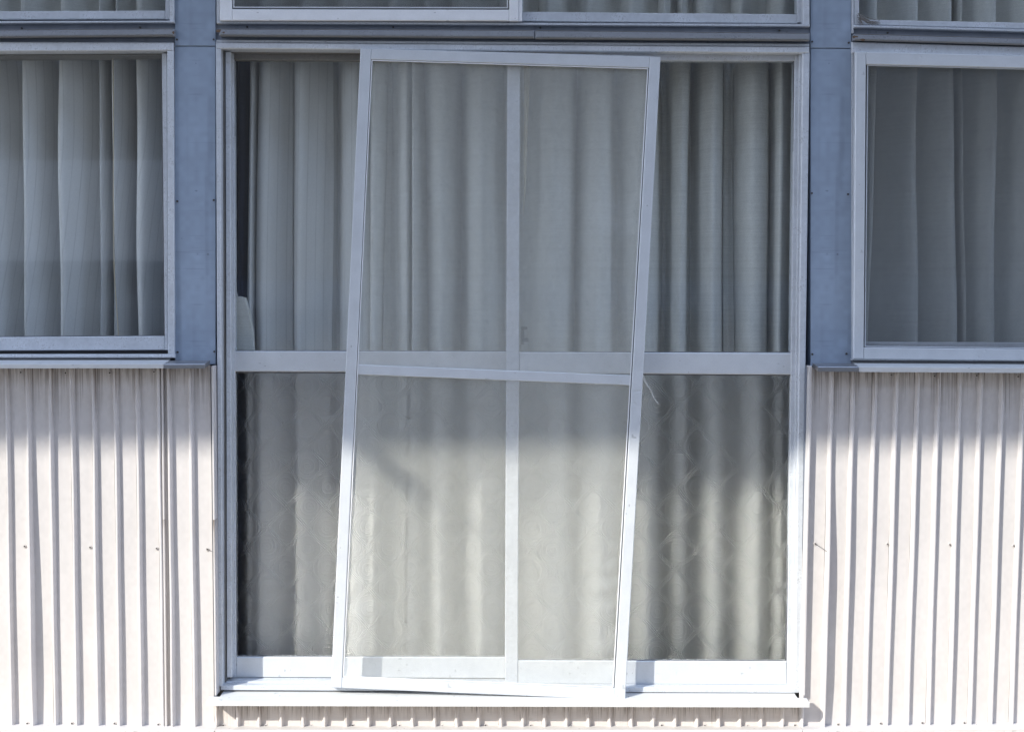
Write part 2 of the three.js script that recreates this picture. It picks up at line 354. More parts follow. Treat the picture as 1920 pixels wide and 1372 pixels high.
// right upper
{
  const t = thing('window', 'upper right window whose bottom rail shows at the top edge', 'window', new THREE.Vector3(U(1760, 50, 0).x, U(1760, 50, 0).y, 0));
  vbar('frame_jamb', t, M.old_aluminium, -400, 62, [1597.8, 1601.5], [1597.8, 1601.5], 0.005, 0.12, 0.001);
  vbar('frame_jamb', t, M.old_aluminium, -400, 47, [1602, 1611], [1602, 1611.5], 0.003, 0.12, 0.002);
  hbar('frame_sill', t, M.old_aluminium, 1601.8, 2400, [46.5, 51.5], [67, 73], 0.013, 0.12, 0.002);
  const s = part('sash', t);
  hbar('rail', s, M.old_aluminium, 1611.8, 2400, [36.5, 46.2], [51, 66.4], -0.006, 0.03, 0.002);
  pane('pane', s, M.clear_glass, [1608, -400, 2400, -400, 2400, 52, 1608, 38], -0.026);
}
// right lower
{
  const t = thing('window', 'right window closed off by a grey mesh screen', 'window', new THREE.Vector3(U(1760, 684, 0).x, U(1760, 684, 0).y, 0));
  vbar('frame_jamb', t, M.old_aluminium, 96, 672, [1597.8, 1602], [1597.5, 1601], 0.004, 0.12, 0.001);
  vbar('frame_jamb', t, M.old_aluminium, 100, 672, [1602.5, 1609], [1601.5, 1609], -0.008, 0.12, 0.001);
  hbar('frame_head', t, M.old_aluminium, 1598, 2400, [78, 99], [101, 121], 0.012, 0.13, 0.0025);
  hbar('frame_sill', t, M.old_aluminium, 1597.5, 2400, [672.5, 675.5], [677, 680], 0.016, 0.12, 0.001);
  hbar('frame_apron', t, M.rail_paint, 1599, 2400, [675.8, 686], [680.2, 690], 0.003, 0.1);
  const s = part('sash', t);
  hbar('rail', s, M.old_aluminium, 1609, 2400, [641, 664], [644, 668], -0.02, 0.03, 0.002);
  vbar('stile', s, M.old_aluminium, 100, 664, [1609.2, 1618], [1609.2, 1618], -0.019, 0.03);
  pane('pane', s, M.clear_glass, [1612, 100, 2400, 120, 2400, 650, 1612, 645], -0.035);
}
// middle: the wide sliding window
{
  const t = thing('sliding_window', 'wide full height sliding window behind the tilted screen, figured glass below', 'window', new THREE.Vector3(U(960, 1300, 0).x, U(960, 1300, 0).y, 0));
  hbar('frame_head', t, M.old_aluminium, 404, 1518.5, [79, 91], [87.5, 100], 0.012, 0.05, 0.003);
  hbar('frame_head', t, M.old_aluminium, 405, 1518, [74.5, 78.8], [82, 87.2], 0.004, 0.04, 0.001);
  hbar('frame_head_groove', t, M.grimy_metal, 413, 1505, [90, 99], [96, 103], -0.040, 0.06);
  vbar('frame_jamb', t, M.old_aluminium, 91, 1287, [404.2, 413], [409, 416.5], 0.011, 0.13, 0.0015);
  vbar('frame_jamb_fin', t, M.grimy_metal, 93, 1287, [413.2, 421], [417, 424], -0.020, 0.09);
  vbar('frame_jamb_fin', t, M.old_aluminium, 97, 1270, [422, 431.5], [425, 434], -0.016, 0.06, 0.0015);
  vbar('frame_jamb', t, M.old_aluminium, 100, 1290, [1505.2, 1519], [1490.5, 1503], 0.011, 0.13, 0.003);
  vbar('frame_jamb_fin', t, M.old_aluminium, 101, 1290, [1499.5, 1505], [1486, 1490.3], 0.001, 0.11, 0.001);
  hbar('frame_sill', t, M.old_aluminium, 413, 1500, [1285, 1294], [1289, 1299.5], 0.012, 0.045, 0.002);
  hbar('frame_sill_track', t, M.old_aluminium, 424, 1487, [1277, 1285.5], [1283, 1290], -0.018, 0.028, 0.001);
  hbar('frame_sill_track', t, M.old_aluminium, 430, 1487, [1270.5, 1277.5], [1277, 1284], -0.050, 0.03, 0.001);
  hbar('frame_sill_base', t, M.grimy_metal, 408, 1503, [1294.5, 1310], [1300, 1312], -0.012, 0.1);
  // left sash, on the inner track
  const a = part('sash', t), za = -0.050;
  vbar('stile', a, M.old_aluminium, 98, 1270, [431.8, 438], [434.2, 442], za + 0.002, 0.03, 0.001);
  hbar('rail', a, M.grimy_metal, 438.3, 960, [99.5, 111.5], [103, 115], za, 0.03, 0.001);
  hbar('rail', a, M.satin_aluminium, 438.5, 960, [658, 696.5], [659, 698.5], za, 0.03, 0.0025);
  hbar('rail', a, M.satin_aluminium, 442, 960, [1231.5, 1270], [1232, 1272], za, 0.03, 0.0025);
  pane('pane', a, M.clear_glass, [434, 105, 962, 105, 962, 670, 434, 668], za - 0.015);
  pane('pane', a, M.figured_glass, [436, 690, 962, 690, 962, 1238, 438, 1236], za - 0.015);
  hbar('gasket', a, M.gasket, 439, 960, [656.6, 658.2], [657.6, 659.2], za - 0.008, 0.006, 0.0003);
  vbar('gasket', a, M.gasket, 112, 656, [438, 439.8], [438.5, 440], za - 0.008, 0.006, 0.0003);
  hbar('gasket', a, M.gasket, 440, 948, [696.8, 699], [698.6, 700.8], za - 0.008, 0.006, 0.0003);
  hbar('gasket', a, M.gasket, 444, 946, [1229.6, 1231.4], [1230.4, 1232.2], za - 0.008, 0.006, 0.0003);
  vbar('gasket', a, M.gasket, 700, 1229, [438.5, 440.5], [442.2, 444.2], za - 0.008, 0.006, 0.0003);
  // right sash, on the outer track
  const b = part('sash', t), zb = -0.016;
  vbar('stile', b, M.old_aluminium, 103, 1284, [951, 975], [946.5, 971], zb + 0.002, 0.03, 0.002);
  vbar('stile', b, M.old_aluminium, 103, 1288, [1491, 1499.3], [1476, 1485.8], zb + 0.002, 0.03, 0.0015);
  hbar('rail', b, M.old_aluminium, 975.2, 1490.8, [99, 112.5], [102, 114], zb, 0.03, 0.001);
  hbar('rail', b, M.satin_aluminium, 973.5, 1486, [660, 699], [661.5, 702.5], zb, 0.03, 0.0025);
  hbar('rail', b, M.satin_aluminium, 971, 1475.8, [1238, 1281], [1240, 1284.5], zb, 0.03, 0.0025);
  pane('pane', b, M.clear_glass, [972, 105, 1494, 106, 1490, 672, 970, 670], zb - 0.015);
  pane('pane', b, M.figured_glass, [970, 690, 1489, 692, 1478, 1246, 968, 1244], zb - 0.015);
  hbar('gasket', b, M.gasket, 976, 1487, [658.6, 660.2], [660, 661.6], zb - 0.006, 0.006, 0.0003);
  vbar('gasket', b, M.gasket, 114, 660, [1488.6, 1490.6], [1485.5, 1487.5], zb - 0.006, 0.006, 0.0003);
  hbar('gasket', b, M.gasket, 976, 1486, [699.4, 701.4], [702.8, 704.8], zb - 0.006, 0.006, 0.0003);
  hbar('gasket', b, M.gasket, 972, 1476, [1236.2, 1238], [1238.4, 1240.2], zb - 0.006, 0.006, 0.0003);
  vbar('gasket', b, M.gasket, 705, 1238, [1485.2, 1487.4], [1473.6, 1475.8], zb - 0.006, 0.006, 0.0003);
  const l = part('crescent_lock', t);
  rect('lock_body', l, M.grimy_metal, 977, 612, 983, 646, -0.060, 0.012, 0.001);
  rect('lock_lever', l, M.grimy_metal, 981, 613, 989, 618, -0.058, 0.006, 0.001);
  rect('lock_lever', l, M.grimy_metal, 980, 633, 991, 641, -0.058, 0.006, 0.001);
}

// ---------------------------------------------------------------- bands and drip rails between the window rows
function band(label, x0, x1, top, bot, rails, rusty, screws) {
  const t = thing('drip_rail', label, 'rail', new THREE.Vector3(U((x0 + x1) / 2, 75, 0).x, U(960, 80, 0).y, 0), 'drip rails under the upper windows');
  hbar('backing', t, M.band_paint, x0, x1, [top[0], bot[0]], [top[1], bot[1]], -0.006, 0.13, 0.0005);
  for (const [a, b, l, r] of rails) {
    hbar('rail', t, M.rail_paint, a, b, l, r, 0.026, 0.031, 0.0035);
    for (const k of [0, 1]) hbar('rust_edge', t, M.dust, a + 2, b - 2, [l[k] - 0.2, l[k] + 0.9], [r[k] - 0.2, r[k] + 0.9], k ? 0.0245 : 0.0248, 0.004, 0.0004);
  }
  for (const [x, y, s] of rusty) put(new THREE.SphereGeometry(1, 10, 6).scale(0.008 * s, 0.0045, 0.003).translate(U(x, y, 0.0235).x, U(x, y, 0.0235).y, 0.0235), 'rust_patch', M.rust, t);
  for (const [x, y] of screws) { const p = U(x, y, -0.005); put(new THREE.CylinderGeometry(0.0025, 0.003, 0.005, 8).rotateX(Math.PI / 2).translate(p.x, p.y, p.z), 'screw', M.screw_metal, t); }
}
band('grey drip rail above the left window', -480, 327, [45, 42], [82, 80], [[-480, 325, [59.5, 73.5], [53.5, 66]]], [[323.5, 61, 0.6]], [[262, 51.5], [40, 53]]);
band('long two piece drip rail above the wide middle window', 404, 1520.5, [42, 48], [76, 84], [[410, 1002, [54, 66], [56.5, 70]], [1003.5, 1519, [57, 71], [62, 75]]], [[411, 58, 1.3], [419, 61, 1]], [[463, 50.5], [737, 51], [1013, 52], [1462, 57]]);
band('grey drip rail with a rusty left end above the right window', 1597.5, 2400, [50, 70], [80, 102], [[1602, 2400, [63.5, 74.5], [84, 97]]], [[1606, 69, 1.4], [1618, 74, 1]], [[1665, 61.5]]);

// ---------------------------------------------------------------- ribbed metal siding
const ZS = 0.030;
function siding(label, top, bot, yTop, yBot, mat, screws, seamAt = [], tall = {}, H0) {
  const base = foot((bot[0] + bot[bot.length - 1]) / 2, ZS);
  const t = thing('siding_wall', label, 'siding', base, 'ribbed metal siding');
  const NV = 14, y1 = U(960, yTop, ZS).y, y0 = U(960, yBot, ZS).y, hgt = H0 || (y1 - y0);
  for (let i = 0; i + 1 < top.length; i++) {
    const rows = [], ph = rnd() * 6, ph2 = rnd() * 6, hump = tall[i];
    for (let j = 0; j <= NV; j++) {
      const f = j / NV, py = lerp(yTop, yBot, f);
      const wob = 0.0007 * Math.sin(f * 5 + ph) + 0.0004 * Math.sin(f * 13 + ph2);
      const xa = U(lerp(top[i], bot[i], f), py, ZS + 0.015).x + wob, xb = U(lerp(top[i + 1], bot[i + 1], f), py, ZS + 0.015).x;
      let hr = 0.0130 + 0.0010 * Math.sin(f * 4 + ph2);
      if (hump) hr += hump[0] * sstep(hump[1], hump[2], f) * (1 - 0.4 * sstep(0.85, 1, f));
      const y = lerp(y1, y0, f), bow = 0.0004 * Math.sin(f * 7 + ph);
      const zb = ZS, m = (xa + xb) / 2;
      const prof = [[xa - 0.0075, zb], [xa - 0.0032, zb + hr - 0.0012], [xa - 0.0018, zb + hr], [xa + 0.0018, zb + hr], [xa + 0.0032, zb + hr - 0.0012], [xa + 0.0075, zb], [m, zb + bow], [xb - 0.0075, zb]];
      rows.push(prof.map(([x, z]) => new THREE.Vector3(x, y, z)));
    }
    const P = [];
    for (let j = 0; j < NV; j++) for (let k = 0; k + 1 < rows[j].length; k++) P.push([rows[j][k], rows[j + 1][k], rows[j + 1][k + 1], rows[j][k + 1]]);
    put(tris(P, v => [v.x * 0.95, clamp(1 - (y1 - v.y) / hgt, 0.002, 0.998)]), 'siding_strip', mat, t);
  }
  for (const [x, y] of screws) { const p = U(x, y, ZS + 0.002); put(new THREE.CylinderGeometry(0.0048, 0.0052, 0.0016, 12).rotateX(Math.PI / 2).translate(p.x, p.y, p.z - 0.0008), 'washer', M.base_trim, t); put(new THREE.CylinderGeometry(0.0020, 0.0026, 0.005, 8).rotateX(Math.PI / 2).translate(p.x, p.y, p.z), 'screw', M.screw_metal, t); }
  for (const [xt, xb] of seamAt) vbar('lap_seam', t, M.siding_paint, yTop, yBot, [xt - 2, xt + 1.5], [xb - 2, xb + 1.5], ZS + 0.012, 0.011, 0.001);
  return t;
}
const LT = [], LB = [];
for (let k = -12; k < 0; k++) { LT.push(8 + 41 * k); LB.push(20 + 40.4 * k); }
LT.push(8, 49, 91, 131, 171.5, 213, 254, 295.5, 313.5, 355, 396.5); LB.push(20.5, 60.5, 101.5, 142.5, 183, 223, 264.5, 304.5, 322.5, 364, 404);
const leftWall = siding('cream ribbed metal siding below the left window', LT, LB, 684, 1366, M.siding_paint,
  [[45, 1024], [168, 1026], [293, 1028], [388, 1030], [50, 1356], [134, 1356], [214, 1356], [296, 1358], [38, 698], [122, 699], [205, 699], [288, 697]], [[303, 311]], { 13: [0.010, 0.15, 0.8], 20: [0.004, 0.5, 1] });
const RT = [1521, 1562.5, 1602.5, 1644, 1684.5, 1724, 1764, 1804, 1844, 1884, 1924], RB = [1505, 1545, 1585, 1625, 1664.5, 1704, 1743, 1782.5, 1821, 1860, 1899];
for (let k = 1; k < 13; k++) { RT.push(1924 + 40.3 * k); RB.push(1899 + 39.3 * k); }
const rightWall = siding('cream ribbed metal siding below the right window', RT, RB, 688, 1366, M.siding_paint,
  [[1529, 1019], [1665, 1020], [1782, 1021], [1902, 1023], [1572, 1358], [1652, 1356], [1730, 1355], [1809, 1355], [1672, 703], [1753, 705], [1832, 704], [1910, 706]], [], { 0: [0.004, 0, 0.2], 1: [0.012, 0.25, 0.6], 2: [0.004, 0.2, 0.6] });
const UX = [404, 444, 485, 526, 567, 608, 649, 690.5, 732, 773, 814.5, 856, 897.5, 939, 980, 1021, 1062.5, 1104, 1144, 1185, 1226, 1267, 1307.5, 1349, 1389, 1429, 1469, 1504.9];
const lowWall = siding('short strip of dirty ribbed siding under the sill of the wide window', UX, UX, 1316, 1369, M.siding_paint_low,
  [418, 498, 583, 661, 749, 829, 910, 995, 1072, 1241, 1322, 1402, 1491].map((x, i) => [x, 1359.5 + (i % 3) * 0.8]));
// end returns of the siding beside the wide window
vbar('edge_trim', leftWall, M.siding_paint, 686, 1304, [395.5, 399.5], [402, 405.5], 0.047, 0.055, 0.001);
vbar('edge_trim', rightWall, M.siding_paint, 686, 1304, [1518.5, 1523], [1506, 1510], 0.047, 0.055, 0.001);
// the base trim on which the siding stands, and the wall inside
{
  const t = thing('base_trim', 'pale flashing strip along the foot of all the siding', 'trim', foot(960, 0.05));
  hbar('trim_strip', t, M.base_trim, -480, 402, [1361.5, 1395], [1369, 1402], 0.075, 0.05, 0.003);
  hbar('trim_strip', t, M.base_trim, 402.5, 1506, [1369, 1402], [1369, 1402], 0.075, 0.05, 0.003);
  hbar('trim_strip', t, M.base_trim, 1506.5, 2400, [1369, 1402], [1358, 1392], 0.075, 0.05, 0.003);
  const w = thing('foundation_wall', 'plain wall behind the siding below the window sills', 'wall', foot(960, 0));
  const xw0 = U(-480, 900, 0).x, xw1 = U(2400, 900, 0).x, yl = U(0, 690, 0).y, ys = U(0, 1308, 0).y, xm0 = U(403, 900, 0).x, xm1 = U(1506, 900, 0).x;
  put(boxGeo(xw0, xm0, 0, yl, -0.1, 0.020), 'wall_face', M.band_paint, w);
  put(boxGeo(xm1, xw1, 0, yl, -0.1, 0.020), 'wall_face', M.band_paint, w);
  put(boxGeo(xm0 + 0.001, xm1 - 0.001, 0, ys, -0.1, 0.021), 'wall_face', M.band_paint, w);
  const ey = U(0, 1395, 0.04).y;
  put(boxGeo(xw0, xw1, 0, ey, 0.023, 0.040), 'plinth', M.house_pale, w);
  const yt = U(0, -400, 0).y;
  put(boxGeo(xw0 - 0.35, xw0 + 0.001, 0, yt, -0.12, 0.015), 'wall_face', M.band_paint, w);
  put(boxGeo(xw1 - 0.001, xw1 + 0.35, 0, yt, -0.12, 0.016), 'wall_face', M.band_paint, w);
  put(boxGeo(xw0 - 0.35, xw1 + 0.35, yt + 0.001, yt + 2.4, -0.12, 0.017), 'wall_face', M.band_paint, w);
  const e = thing('eave', 'flat eave sticking out of the wall above the upper windows', 'eave', new THREE.Vector3(0, yt + 0.05, 0));
  put(boxGeo(xw0 - 0.6, xw1 + 0.6, yt + 0.05, yt + 0.17, 0.018, 0.32), 'soffit', M.band_paint, e);
}

// ---------------------------------------------------------------- ledges
{
  const t = thing('ledge', 'thin pale ledge under the left window, bare metal at its right end', 'ledge', new THREE.Vector3(U(100, 690, 0).x, U(100, 690, 0).y, 0.05));
  const lip = (x0, x1, a, b, mat, n, zf, h) => {             // sloping top and a short front lip
    const F0 = U(x0, a, zf), F1 = U(x1, b, zf), B0 = F0.clone().setZ(0.0155).add(new THREE.Vector3(0, 0.008, 0)), B1 = F1.clone().setZ(0.0155).add(new THREE.Vector3(0, 0.008, 0));
    const G0 = F0.clone().add(new THREE.Vector3(0, -h, 0)), G1 = F1.clone().add(new THREE.Vector3(0, -h, 0)), D0 = B0.clone().add(new THREE.Vector3(0, -h, 0)), D1 = B1.clone().add(new THREE.Vector3(0, -h, 0));
    const c0 = F0.clone().add(new THREE.Vector3(0, -0.0015, 0)), c1 = F1.clone().add(new THREE.Vector3(0, -0.0015, 0)), e0 = F0.clone().add(new THREE.Vector3(0, 0.0003, -0.0015)), e1 = F1.clone().add(new THREE.Vector3(0, 0.0003, -0.0015));
    return put(tris([[B0, e0, e1, B1], [e0, c0, c1, e1], [c0, G0, G1, c1], [G0, D0, D1, G1], [B0, D0, G0, c0, e0], [B1, e1, c1, G1, D1], [B0, B1, D1, D0]]), n, mat, t2);
  };
  let t2 = t;
  lip(-480, 306, 682.5, 682, M.flashing_paint, 'ledge_strip', 0.085, 0.0125);
  lip(306.4, 383, 682.6, 682.4, M.bare_strip, 'end_piece', 0.0865, 0.0125);
  t2 = thing('ledge', 'thin pale ledge under the right window, bare metal at its left end', 'ledge', new THREE.Vector3(U(1750, 690, 0).x, U(1750, 690, 0).y, 0.05));
  lip(1611.4, 2400, 687.5, 692, M.flashing_paint, 'ledge_strip', 0.085, 0.0145);
  lip(1534.5, 1611, 687.5, 688, M.bare_strip, 'end_piece', 0.0865, 0.0135);
  t2 = thing('window_sill', 'long white metal sill under the wide middle window', 'sill', new THREE.Vector3(U(960, 1320, 0).x, U(960, 1320, 0).y, 0.05));
  // sill board: slopes forward, with end notches beside the siding edges
  const F0 = U(386.5, 1315, 0.090), F1 = U(1518.5, 1318, 0.090), V = (v, x, y, z) => new THREE.Vector3(v.x + x, v.y + y, z);
  const h = 0.0125, rise = 0.006;
  const e0 = V(F0, 0, 0.0003, 0.0882), e1 = V(F1, 0, 0.0003, 0.0882), c0 = V(F0, 0, -0.002, 0.090), c1 = V(F1, 0, -0.002, 0.090), g0 = V(F0, 0, -h, 0.090), g1 = V(F1, 0, -h, 0.090);
  const m0 = V(F0, 0, rise * 0.5, 0.0505), m1 = V(F1, 0, rise * 0.5, 0.0505), b0 = V(F0, 0.030, rise, -0.012), b1 = V(F1, -0.026, rise, -0.012), n0 = V(F0, 0.030, rise * 0.5, 0.0505), n1 = V(F1, -0.026, rise * 0.5, 0.0505);
  const d0 = V(F0, 0, -h, 0.0505), d1 = V(F1, 0, -h, 0.0505);
  put(tris([[m0, e0, e1, m1], [e0, c0, c1, e1], [c0, g0, g1, c1], [g0, d0, d1, g1], [m0, d0, g0, c0, e0], [m1, e1, c1, g1, d1], [d0, m0, m1, d1]]), 'sill_nose', M.flashing_paint, t2);
  put(tris([[b0, n0, n1, b1], [V(b0, 0, -0.004, -0.012), b0, b1, V(b1, 0, -0.004, -0.012)]]), 'sill_top', M.flashing_paint, t2);
}

// ---------------------------------------------------------------- insect screens
{ // the one that has come off its track and leans
  const t = thing('insect_screen', 'tall aluminium insect screen hanging crooked off its track', 'screen', U(1172, 1312, 0.055), 'insect screens');
  // outer corners tl tr br bl
  const oz = [0.020, 0.018, 0.058, 0.034], m = M.satin_aluminium;
  const zAt = (u, v) => lerp(lerp(oz[0], oz[1], u), lerp(oz[3], oz[2], u), v);
  quad('stile', t, m, [675.5, 91, 695.5, 91.5, 640.5, 1290, 620, 1289], [zAt(0, 0), zAt(0.03, 0), zAt(0.03, 1), zAt(0, 1)], 0.020, 0.0018);
  quad('stile', t, m, [1219, 105.5, 1239, 106.5, 1172.5, 1313, 1152, 1312], [zAt(0.97, 0), zAt(1, 0), zAt(1, 1), zAt(0.97, 1)], 0.020, 0.0018);
  const d = 0.0006;
  quad('rail', t, m, [695.8, 91, 1218.8, 105.3, 1217.6, 127, 695, 111], [zAt(0.03, 0) - d, zAt(0.97, 0) - d, zAt(0.97, 0.02) - d, zAt(0.03, 0.02) - d], 0.018, 0.0018);
  quad('rail', t, m, [641.5, 1270, 1153.2, 1290.5, 1152, 1311.6, 640.7, 1290], [zAt(0.03, 0.98) - d, zAt(0.97, 0.98) - d, zAt(0.97, 1) - d, zAt(0.03, 1) - d], 0.018, 0.0018);
  quad('rail', t, m, [668.6, 683.5, 1188, 704, 1186.5, 722.5, 667.6, 702], [zAt(0.03, 0.5) - 0.004, zAt(0.97, 0.5) - 0.004, zAt(0.97, 0.515) - 0.004, zAt(0.03, 0.515) - 0.004], 0.010, 0.0015, 'slim flat middle rail');
  const zm = 0.008, Qm = [698, 112, 1215.5, 128, 1150.5, 1289, 643.5, 1268];
  // mesh sags a little, woven sheet on a grid
  {
    const nx = 56, ny = 170, pos = [], uv = [], idx = [];
    for (let j = 0; j <= ny; j++) for (let i = 0; i <= nx; i++) {
      const u = i / nx, v = j / ny, px = lerp(lerp(Qm[0], Qm[2], u), lerp(Qm[6], Qm[4], u), v), py = lerp(lerp(Qm[1], Qm[3], u), lerp(Qm[7], Qm[5], u), v);
      const sag = 0.003 * Math.sin(Math.PI * u) * Math.sin(2 * Math.PI * v) + 0.0015 * Math.sin(9 * u + 4 * v);
      const pull = (Math.exp(-(1 - u) * 16) * (1 - Math.exp(-(1 - u) * 90)) * sstep(0.72, 0.82, v) * Math.sin(v * 150 + 2 * Math.sin(v * 31)) + Math.exp(-u * 18) * (1 - Math.exp(-u * 90)) * sstep(0.78, 0.86, v) * Math.sin(v * 120)) * 0.0045;   // puckers where the cord has slipped
      const p = U(px, py, zAt(lerp(0.04, 0.96, u), lerp(0.02, 0.98, v)) - zm + sag * 0.6 * Math.sin(Math.PI * u) + pull); pos.push(p.x, p.y, p.z);
      const ca = Math.cos(0.045), sa = Math.sin(0.045); uv.push(p.x * ca - p.y * sa, p.x * sa + p.y * ca);
    }
    for (let j = 0; j < ny; j++) for (let i = 0; i < nx; i++) { const a = j * (nx + 1) + i; idx.push(a, a + nx + 1, a + 1, a + 1, a + nx + 1, a + nx + 2); }
    const g = new THREE.BufferGeometry(); g.setAttribute('position', new THREE.Float32BufferAttribute(pos, 3)); g.setAttribute('uv', new THREE.Float32BufferAttribute(uv, 2)); g.setIndex(idx); g.computeVertexNormals();
    put(g, 'mesh_sheet', M.pale_mesh, t);
  }
  // spline cord round the mesh
  const cz = 0.0035, zc = (u, v) => zAt(u, v) - cz;
  const P = [[697.2, 113.2, 0.04, 0.02], [1215, 129, 0.96, 0.02], [1149.5, 1288.2, 0.96, 0.98], [643.6, 1268.2, 0.04, 0.98]].map(([x, y, u, v]) => U(x, y, zc(u, v)));
  for (let i = 0; i < 4; i++) { const a = P[i], b = P[(i + 1) % 4]; put(new THREE.TubeGeometry(new THREE.LineCurve3(a, b), 2, 0.0016, 6), 'spline_cord', M.white_aluminium, t); }
  const Pg = [[696.2, 112, 0.035, 0.015], [1217, 127.8, 0.965, 0.015], [1151.5, 1289.6, 0.965, 0.985], [641.8, 1269.4, 0.035, 0.985]].map(([x, y, u, v]) => U(x, y, zc(u, v) - 0.001));
  for (let i = 0; i < 4; i++) { const a = Pg[i], b = Pg[(i + 1) % 4]; put(new THREE.TubeGeometry(new THREE.LineCurve3(a, b), 2, 0.0013, 6), 'spline_groove', M.gasket, t); }
}
{
  const t = thing('insect_screen', 'square grey insect screen in satin frame over the right window', 'screen', U(1760, 676, 0.03), 'insect screens');
  vbar('stile', t, M.satin_aluminium, 97, 673, [1605, 1624.5], [1600.5, 1620], 0.030, 0.02, 0.0025);
  hbar('rail', t, M.satin_aluminium, 1624.8, 2300, [97.2, 120.5], [113, 137], 0.029, 0.018, 0.0018);
  hbar('rail', t, M.satin_aluminium, 1620.3, 2300, [651.5, 673], [658, 680], 0.029, 0.018, 0.0018);
  vbar('stile', t, M.satin_aluminium, 113, 680, [2300.5, 2320], [2300.5, 2320], 0.030, 0.02, 0.002);
  pane('mesh_sheet', t, M.dark_mesh, [1627, 122, 2298, 138, 2298, 656, 1622, 650], 0.020);
  for (const [a, b] of [[[1627, 122.5], [2298, 139]], [[1627.4, 122], [1622.6, 649]], [[1622, 649.6], [2298, 656.4]]]) put(new THREE.TubeGeometry(new THREE.LineCurve3(U(a[0], a[1], 0.0235), U(b[0], b[1], 0.0235)), 2, 0.0016, 6), 'spline_cord', M.old_aluminium, t);
  for (const [a, b] of [[[1625.3, 121.2], [2298, 137.4]], [[1625.2, 121], [1620.8, 651]], [[1621, 650.8], [2298, 657.6]]]) put(new THREE.TubeGeometry(new THREE.LineCurve3(U(a[0], a[1], 0.022), U(b[0], b[1], 0.022)), 2, 0.0014, 6), 'spline_groove', M.gasket, t);
}
{
  const t = thing('insect_screen', 'bright framed insect screen in the left half of the upper middle window', 'screen', U(690, 38, 0.02), 'insect screens');
  vbar('stile', t, M.white_aluminium, -380, 38.6, [411, 434], [411, 434], 0.024, 0.02, 0.0022);
  hbar('rail', t, M.white_aluminium, 434.3, 954.7, [17, 38.5], [18, 39], 0.023, 0.018, 0.0022);
  vbar('stile', t, M.white_aluminium, -380, 39.5, [955, 972], [955, 972], 0.024, 0.02, 0.0018);
  vbar('stile_flange', t, M.white_aluminium, -380, 39.5, [972.3, 979], [972.3, 979], 0.020, 0.016, 0.001);
  hbar('rail', t, M.white_aluminium, 434.3, 954.7, [-380, -360], [-380, -360], 0.023, 0.018, 0.0022);
  pane('mesh_sheet', t, M.dark_mesh, [437, -360, 952, -360, 952, 14, 437, 14], 0.014);
  for (const [a, b] of [[[437, 13.6], [952, 14.6]], [[438, -360], [438, 13.6]], [[951.5, -360], [951.5, 14.4]]]) put(new THREE.TubeGeometry(new THREE.LineCurve3(U(a[0], a[1], 0.0175), U(b[0], b[1], 0.0175)), 2, 0.0016, 6), 'spline_cord', M.white_aluminium, t);
  for (const [a, b] of [[[435, 16], [954, 17]], [[435.3, -360], [435.3, 16]], [[953.7, -360], [953.7, 16.6]]]) put(new THREE.TubeGeometry(new THREE.LineCurve3(U(a[0], a[1], 0.016), U(b[0], b[1], 0.016)), 2, 0.0014, 6), 'spline_groove', M.gasket, t);
}

// ---------------------------------------------------------------- curtains
const PROF = {
  p: s => 2 * Math.pow(Math.sin(Math.PI * s), 0.7) - 1,                                   // round pillow
  r: s => s < 0.20 ? lerp(-0.95, 1, Math.sin(s / 0.20 * Math.PI / 2)) : 0.02 + 0.98 * Math.cos((s - 0.20) / 0.80 * Math.PI * 0.97),   // ridge at the left, falling back to the right
  l: s => PROF.r(1 - s),
  g: s => -1 - 0.8 * Math.sin(Math.PI * s),                                               // dark recess
};
function curtain(label, mat, folds, yTop, yBot, z0, amp, name = 'curtain') {
  const xs = folds[0][0], xe = folds[folds.length - 1][1];
  const t = thing(name, label, 'curtain', U((xs + xe) / 2, yBot, z0), 'curtains behind the windows');
  const NV = 22, n = 14, pos = [], uv = [], idx = []; let cols = 0;
  const ph = folds.map(() => [rnd() * 6, rnd() * 6, rnd()]);
  for (let j = 0; j <= NV; j++) {
    const f = j / NV, py = lerp(yTop, yBot, f); let arc = 0, last = null; cols = 0;
    for (let q = 0; q < folds.length; q++) {
      const [a, b, a2, b2, k, A = 1] = folds[q];
      const sway = v => 2.2 * Math.sin(f * 4.2 + v * 0.031) + 1.2 * Math.sin(f * 9.5 + v * 0.07);     // hems drift a little on the way down
      const xa = lerp(a, a2, f) + sway(a), xb = lerp(b, b2, f) + sway(b);
      for (let i = 0; i <= n; i++) {
        const s = i / n, w = 0.16 * Math.sin(f * 4 + ph[q][0] + s * 2) * Math.sin(Math.PI * s) + 0.05 * Math.sin(s * 15 + ph[q][1] + f * 3);
        const p = U(lerp(xa, xb, s), py, z0); p.z = z0 + 2.1 * amp * A * (PROF[k](s) + w);
        if (last) arc += last.distanceTo(p); last = p.clone();
        pos.push(p.x, p.y, p.z); uv.push(arc, p.y); cols++;
      }
    }
  }
  for (let j = 0; j < NV; j++) for (let i = 0; i + 1 < cols; i++) { const a = j * cols + i; idx.push(a, a + cols, a + 1, a + 1, a + cols, a + cols + 1); }
  const g = new THREE.BufferGeometry(); g.setAttribute('position', new THREE.Float32BufferAttribute(pos, 3)); g.setAttribute('uv', new THREE.Float32BufferAttribute(uv, 2)); g.setIndex(idx); g.computeVertexNormals();
  put(g, 'cloth', mat, t);
  return t;
}
const ZC = -0.175;
std('hem_tape', { color: C(0.62, 0.52, 0.36), roughness: 0.9 });
const chain = (xs, k, A) => xs.slice(1).map((b, i) => [xs[i][0], b[0], xs[i][1], b[1], k, A]);
